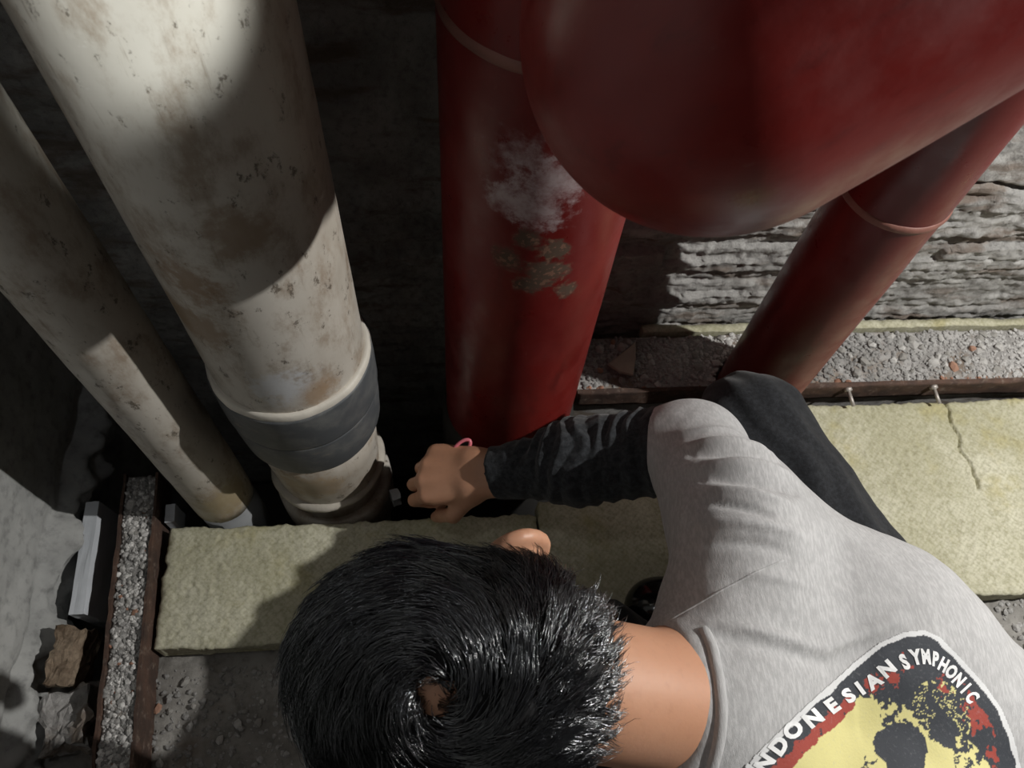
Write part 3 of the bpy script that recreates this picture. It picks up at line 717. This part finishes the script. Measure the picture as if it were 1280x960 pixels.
FOLDS = [((.225, .13), (.33, .105), .005, .0045), ((.33, .105), (.42, .13), .006, .004), ((.225, .118), (.33, .092), .006, -.004), ((.33, .092), (.41, .115), .007, -.003),
         ((.262, .335), (.345, .315), .007, .009), ((.262, .318), (.345, .298), .006, -.009), ((.258, .298), (.35, .275), .008, .010), ((.258, .28), (.34, .255), .007, -.010),
         ((.252, .262), (.33, .235), .006, .006), ((.25, .245), (.30, .225), .005, -.007), ((.245, .225), (.33, .205), .005, .005), ((.243, .205), (.31, .19), .005, -.005),
         ((.255, .36), (.33, .352), .005, .004), ((.25, .175), (.33, .16), .005, .003)]
for a, b, w, amp in FOLDS: fold(a, b, w, amp)
V = V + N * d[:, None]
tshirt = pobj('tshirt', V, Q, 'shirt', label='heather grey short-sleeved T-shirt')
shirt_bvh = BVHTree.FromPolygons([tuple(p) for p in V], Q.tolist())
# sleeve seam and neckband
def ring(center, axis, start, bvh, n=64, off=.0):
    axis = Vector(axis).normalized(); u = axis.orthogonal().normalized(); w = axis.cross(u); out = []
    for k in range(n):
        a = 2 * math.pi * k / n; dd = u * math.cos(a) + w * math.sin(a)
        h = bvh.ray_cast(Vector(center) + dd * start, dd, .3)
        if h[0] is not None and h[3] < .082: out.append(h[0] + dd * off)
    return out
pc = C7 + A(-.022, .002, .012)
rg = ring(neckcut[0] * 0 + (pc + neckcut[1] * (-(pc - neckcut[0]) @ neckcut[1]) - neckcut[1] * .007), neckcut[1], 0.0, shirt_bvh, 72, -.001)
if len(rg) > 20:
    o = link('neckband', sweep('neckband', rg, .0055, 10, closed=True), m_cloth('ribbed_neckband', (.40, .40, .405), (.50, .50, .505), (500, 60, 60), .5), tshirt)
    o.matrix_parent_inverse = Matrix.Identity(4)
sa = nrm(SHR - C7); sc = C7 + (SHR - C7) * .62
rg = ring(sc, nrm(sa * .7 + A(-.55, .25, -.2)), 0.0, shirt_bvh, 90, -.0006)
rg = [p for p in rg if p.z > .40]
if len(rg) > 10:
    k = max(range(len(rg)), key=lambda i: (rg[i] - rg[i - 1]).length); rg = rg[k:] + rg[:k]
    o = link('shoulder_seam', sweep('shoulder_seam', rg, .0013, 6), M['shirt'], tshirt); o.matrix_parent_inverse = Matrix.Identity(4)

# --- black sleeves with bunched folds
def sleeve(sh, el, wr, r0, r1, r2, seed, label):
    ax = nrm(el - wr); L = np.linalg.norm(el - wr); mid = wr + (el - wr) * .45
    P = [cone(wr + ax * .004, wr + ax * .04, r0, r0 * 1.02, .006, [(wr + ax * .004, -ax)]), cone(wr + ax * .045, mid, r0 * 1.0, r1, .012), cone(mid, el, r1, r2, .02), cone(el, sh + (el - sh) * .25, r2 * .88, .05, .02)]
    V, Q = surface('sleeve', P, .0027, 2); N = normals(V, Q)
    t = (V - wr) @ ax; rad = V - wr - t[:, None] * ax
    s1 = nrm(np.cross(ax, (0, 0, 1))); s2 = np.cross(s1, ax); ang = np.arctan2(rad @ s2, rad @ s1)
    ph = t / .0235 + .55 * np.cos(ang * 1.0 + .6) + .5 * fbm(V[:, 0] * 18, V[:, 1] * 18, V[:, 2] * 18, 2, seed)
    fo = (1 - np.abs(2 * (ph - np.floor(ph)) - 1)) ** .8
    env = sstep(.035, .06, t) * sstep(L + .04, L - .05, t) * (.55 + .45 * vn(V[:, 0] * 30, V[:, 1] * 30, V[:, 2] * 30, seed + 3))
    V = V + N * ((.0085 * (fo - .5)) * env + .0018 * fbm(V[:, 0] * 40, V[:, 1] * 40, V[:, 2] * 40, 3, seed))[:, None]
    return pobj('sleeve', V, Q, 'sleeve', label=label)
sleeve(SHR, ELR, WRR + A(.008, 0, 0), .0365, .054, .056, 3, 'black long sleeve bunched in folds along the reaching forearm')
sleeve(SHL, ELL, WRL, .034, .046, .052, 9, 'black long sleeve under the head')

# --- trousers and boots
tr = [cone(T3 + A(.01, .06, -.02), T3 + A(.01, -.06, -.02), .112, .112, .04), cone(HIR, HIL, .11, .11, .04),
      cone(HIR, KNR, .098, .066, .04), cone(KNR, ANR, .066, .055, .02), cone(HIL, KNL, .098, .062, .04), cone(KNL, ANL, .058, .052, .02)]
V, Q = surface('trousers', tr, .005, 2); N = normals(V, Q)
V = V + N * (.005 * fbm(V[:, 0] * 14, V[:, 1] * 14, V[:, 2] * 14, 3, 5) + .003 * np.sin((V[:, 0] + V[:, 1] * .6) * 160 + 3 * fbm(V[:, 0] * 9, V[:, 1] * 9, V[:, 2] * 9, 2, 6)) * .5)[:, None]
V[:, 2] = np.maximum(V[:, 2], .047)
pobj('trousers', V, Q, 'trouser', label='black trousers')
def boot(heel, toe, ank, label):
    heel = np.asarray(heel, float); toe = np.asarray(toe, float); dd = nrm(toe - heel); z0 = heel[2]
    up = A(0, 0, 1)
    P = [cone(heel + up * .04, heel + dd * .12 + up * .042, .038, .036, .02, [(A(0, 0, z0), A(0, 0, -1.0))]), cone(heel + dd * .10 + up * .045, toe - dd * .04 + up * .042, .036, .040, .02, [(A(0, 0, z0), A(0, 0, -1.0))]),
         elli(toe - dd * .045 + up * .040, np.stack([dd, nrm(np.cross(up, dd)), up]), (.046, .045, .040), .015, [(A(0, 0, z0), A(0, 0, -1.0))]), cone(heel + up * .06 + dd * .02, np.asarray(ank) + up * .02, .044, .046, .02)]
    V, Q = surface('boot', P, .0035, 2)
    o = pobj('rubber_boot', V, Q, 'boot', label=label)
    return o
boot((.530, .268, .047), (.246, .222, .047), ANR, 'glossy black rubber boot')
boot((.66, -.19, .012), (.49, -.10, .012), ANL + A(.04, -.02, 0), 'glossy black rubber boot')

# --- hair: a cap with a bare whorl, and combed strands
# hairline: nape low at the back, temple in front of the ears
cap = [elli(HC + HU * .014, AXH, (.106, .084, .1085), .02, [(HC - HU * .045 - HF * .02, nrm(-HU * .80 + HF * .45)), (HC + HF * .085 + HU * .02, nrm(HF - HU * .5))]),
       elli(HC + HU * .055 + HF * .035, AXH, (.072, .078, .066), .03), elli(HC + HU * .0 - HF * .055, AXH, (.056, .070, .072), .03, [(HC - HU * .082 - HF * .05, nrm(-HU + HF * .1))])]
Vc, Qc = surface('hair', cap, .004, 3, balls=[(WH, .016)] + [(HC + HR * s * .098 - HU * .034 - HF * .016, .036) for s in (1, -1)])
Nc = normals(Vc, Qc)
Vc = Vc + Nc * (.0022 * fbm(Vc[:, 0] * 40, Vc[:, 1] * 40, Vc[:, 2] * 40, 3, 2))[:, None]
hair = pobj('hair', Vc, Qc, m_plain('hair_undercoat', (.006, .006, .007), .9, 300, .6), label='short black hair with a bare whorl at the crown')
hb = BVHTree.FromPolygons([tuple(p) for p in Vc], Qc.tolist())
def strands(nlock, per):
    rs = np.random.RandomState(11); wh = Vector(WH); vs = []; fs = []
    out_mask = np.where((((Vc - HC) @ nrm(HU * .6 - HF * .8)) > -.085) & (np.linalg.norm(Vc - HC, axis=1) > .083))[0]
    hf = Vector(HF); hu = Vector(HU); hr = Vector(HR); hc = Vector(HC); whn = (wh - hc).normalized()
    def walk(p, n, L, steps, lift, rot, jit):
        pts = []; loc, nor, _, _ = hb.find_nearest(p)
        for s in range(steps + 1):
            t = s / steps
            pts.append((loc + nor * (.001 + lift * t), nor.copy()))
            rad = loc - wh; rad -= nor * rad.dot(nor)
            if rad.length < 1e-5: rad = nor.orthogonal()
            rad.normalize(); tan = nor.cross(rad)
            dr = (rad * math.cos(rot) + tan * math.sin(rot) + jit)
            dr -= nor * dr.dot(nor); dr.normalize()
            loc, nor, _, _ = hb.find_nearest(loc + dr * (L / steps)); 
        return pts
    for li in range(nlock):
        i = out_mask[rs.randint(len(out_mask))]; p0 = Vector(Vc[i]); n0 = Vector(Nc[i])
        dist = (p0 - wh).length
        if dist < .008: continue
        front = (p0 - hc).dot(hf) / .1; low = (p0 - hc).dot(-hu * .5 - hf * .87) / .1      # front lock or nape
        nape = min(1, max(0, (low - .35) / .5))
        L = (.052 + .02 * rs.rand()) * (1 - nape) + (.016 + .008 * rs.rand()) * nape
        L *= min(1, .45 + dist / .06)
        rot = (1.34 - 1.0 * nape) + rs.normal(0, .10 + .20 * nape); lift = .002 + .011 * rs.rand() ** 2 + .006 * nape
        jit = Vector(rs.normal(0, .07, 3)); steps = 6
        guide = walk(p0, n0, L, steps, lift, rot, jit)
        for k in range(per):
            w0 = rs.normal(0, .0042); dz = rs.uniform(-.0012, .0022); conv = rs.uniform(.15, .75); r0 = rs.uniform(.00034, .00060)
            sh = rs.normal(0, .0045); ends = rs.uniform(.72, 1.0); base = len(vs)
            for s, (q, nr) in enumerate(guide):
                t = s / steps; q2 = guide[min(s + 1, steps)][0]; q1 = guide[max(s - 1, 0)][0]; tg = (q2 - q1)
                if tg.length < 1e-6: tg = nr.orthogonal()
                tg.normalize(); sd = tg.cross(nr)
                c = q + sd * (w0 * (1 - conv * t)) + tg * (sh - (1 - ends) * L * t) + nr * (dz + .0012 * math.sin(7 * t + k))
                r = r0 * (1 - .8 * t * t)
                for a in (0, 2.094, 4.189): vs.append(c + sd * (r * math.cos(a)) + nr * (r * math.sin(a)))
            for s in range(steps):
                b = base + 3 * s
                for a in range(3): e = (a + 1) % 3; fs.append((b + a, b + e, b + 3 + e, b + 3 + a))
    return vs, fs
sv, sf = strands(980, 22)
o = link('hair_strands', mesh('hair_strands', [tuple(q) for q in sv], sf), M['hair'], hair); o.matrix_parent_inverse = Matrix.Identity(4); o['kind'] = 'stuff'

# --- printed emblem on the back of the shirt: flat ink laid on the cloth along one direction
EC = Vector((.382, .045, .463)); EN = (Vector((0, 0, 1.18)) - EC).normalized()
EX = Vector(CR.col[0]); EX = (EX - EN * EX.dot(EN)).normalized(); EY = EN.cross(EX)
MM = .68 / 960 * 1.0
def onto(u, v, off):
    """(u, v) in millimetre-like print units around the emblem centre -> point on the cloth"""
    p = EC + EX * (u * MM) + EY * (v * MM) + EN * .25
    h = shirt_bvh.ray_cast(p, -EN, .6)
    if h[0] is None: return None
    return h[0] + h[1] * off
OUT = [(-178, -75), (-150, -38), (-110, -2), (-70, 34), (-30, 68), (5, 93), (35, 106), (62, 109), (80, 100), (100, 74), (122, 44), (138, 14), (147, -22), (150, -70), (140, -120), (110, -165), (60, -195), (0, -205), (-60, -198), (-120, -170), (-165, -125)]
def inside(poly, x, y):
    r = np.zeros(x.shape, bool); n = len(poly)
    for i in range(n):
        (x0, y0), (x1, y1) = poly[i], poly[(i + 1) % n]
        c = ((y0 > y) != (y1 > y)) & (x < (x1 - x0) * (y - y0) / (y1 - y0 + 1e-12) + x0); r ^= c
    return r
def pdist(poly, x, y):
    r = np.full(x.shape, 1e9); n = len(poly)
    for i in range(n):
        a = np.array(poly[i]); b = np.array(poly[(i + 1) % n]); d = b - a; t = np.clip(((x - a[0]) * d[0] + (y - a[1]) * d[1]) / (d @ d), 0, 1)
        r = np.minimum(r, np.hypot(x - a[0] - t * d[0], y - a[1] - t * d[1]))
    return r
def emblem():
    g = 1.25; xs = np.arange(-185, 160, g); ys = np.arange(-212, 116, g); X, Y = np.meshgrid(xs, ys, indexing='ij')
    ins = inside(OUT, X, Y); D = pdist(OUT, X, Y)
    col = np.zeros(X.shape + (3,)); col[:] = (.035, .04, .05)
    nz = fbm(X / 16, Y / 16, 0, 4, 3); nf = fbm(X / 5, Y / 5, 0, 3, 4)
    u = np.clip((X + 150) / 250, 0, 1)
    red = (D > 19 + 5 * nz) & (D < 40 + 12 * nz) & (nz + .35 * nf > .22 - .45 * (X < -50)); col[red] = (.33, .055, .04)
    # cranium, brow, sockets: a plain skull
    sk = ((X + 42) / 108) ** 2 + ((Y + 62) / 92) ** 2 + .10 * nf + .05 * nz < 1
    sk &= D > 33 + 3 * nz
    sk |= (((X - 62) / 34) ** 2 + ((Y - 8) / 40) ** 2 < 1) & (nf > .05)
    sk |= (((X - 50) / 60) ** 2 + ((Y + 70) / 60) ** 2 < 1) & (nf > -.12)
    col[sk] = (.66, .61, .27)
    so = ((X - 8) / 29) ** 2 + ((Y + 32) / 32) ** 2 + .25 * nz < 1; so |= ((X - 62) / 17) ** 2 + ((Y + 12) / 20) ** 2 + .4 * nf < 1
    so |= (((X - 20) / 80) ** 2 + ((Y - 10) / 34) ** 2 < 1) & (nf > .22) & (X > -10)
    so |= ((X - 48) / 12) ** 2 + ((Y + 95) / 22) ** 2 < 1
    so |= (np.abs(((X + 20) * .25 + Y + 118)) < 5) & (X > -70) & (X < 90)
    so |= (np.abs((X + 60) * .3 - Y - 60 + 8 * nz) < 1.4) & (X < -20) | (np.abs(X + 25 + .35 * (Y + 70) + 6 * nz) < 1.3) & (Y < -40)
    col[so & ins] = (.035, .04, .05)
    col[D < 7 + 1.2 * nz] = (.66, .67, .68)
    idx = -np.ones(X.shape, int); vs = []; cs = []
    for i, j in np.argwhere(ins):
        p = onto(X[i, j], Y[i, j], .0008)
        if p is not None: idx[i, j] = len(vs); vs.append(tuple(p)); cs.append(col[i, j])
    f = np.stack([idx[:-1, :-1], idx[1:, :-1], idx[1:, 1:], idx[:-1, 1:]], -1).reshape(-1, 4); f = f[(f >= 0).all(1)]
    vv = np.array(vs); 
    ed = np.abs(vv[f][:, [0, 1, 2, 3]] - vv[f][:, [1, 2, 3, 0]]).max((1, 2)); f = f[ed < .006]
    me = mesh('back_print', vv, f); vcol(me, np.array(cs)); o = link('back_print', me, M['print'], tshirt); o.matrix_parent_inverse = Matrix.Identity(4)
    o['label'] = 'dark print of a yellow skull with a white outline'; return o
bp = emblem()
TXT = [('I', 104, 704, -50), ('N', 150, 678, -52), ('D', 212, 612, -50), ('O', 272, 552, -42), ('N', 352, 505, -34), ('E', 432, 452, -34), ('S', 506, 408, -32), ('I', 560, 376, -30), ('A', 622, 345, -32), ('N', 690, 292, -35),
       ('S', 770, 262, -18), ('Y', 822, 240, -6), ('M', 866, 238, 3), ('P', 904, 248, 14), ('H', 934, 272, 34), ('O', 962, 302, 44), ('N', 988, 338, 50), ('I', 1010, 374, 52), ('C', 1030, 412, 60)]
def lettering():
    vs = []; fs = []
    for ch, zx, zy, ang in TXT:
        cu = bpy.data.curves.new('t', 'FONT'); cu.body = ch; cu.align_x = 'CENTER'; cu.align_y = 'CENTER'; cu.size = 1.0; cu.offset = .055; cu.resolution_u = 3
        ob = bpy.data.objects.new('t', cu); COL.objects.link(ob); dg = bpy.context.evaluated_depsgraph_get(); me = ob.evaluated_get(dg).to_mesh()
        px = 930 + zx / 3.657 - 1110; py = -(760 + zy / 3.657 - 900)
        left = zx < 760; hgt = 21.0 if left else 24.0; wid = (25.0 if left else (13.5 if zx > 840 else 18.0))
        a = -math.radians(ang); base = len(vs); ok = True; loc = []
        for v in me.vertices:
            x, y = v.co.x * wid, v.co.y * hgt
            p = onto(px + x * math.cos(a) - y * math.sin(a), py + x * math.sin(a) + y * math.cos(a), .0014)
            if p is None: ok = False; break
            loc.append(tuple(p))
        if ok:
            vs += loc; fs += [[base + i for i in pl.vertices] for pl in me.polygons]
        ob.to_mesh_clear() if False else None
        bpy.data.objects.remove(ob)
    o = link('print_lettering', mesh('print_lettering', vs, fs, False), M['letters'], bp); o.matrix_parent_inverse = Matrix.Identity(4); return o
lettering()

# --- pink loop held by the fingers
pts = []
for k in range(20):
    a = 2 * math.pi * k / 20; pts.append((.016 * math.cos(a), .0075 * math.sin(a), 0))
o = link('plastic_loop', sweep('plastic_loop', pts, .0026, 8, closed=True), M['pink']); o.location = (.018, .437, .205); o.rotation_euler = (.5, -.5, .6)
tag(o, 'small pink plastic loop sticking out behind the gripping hand', 'plastic loop')
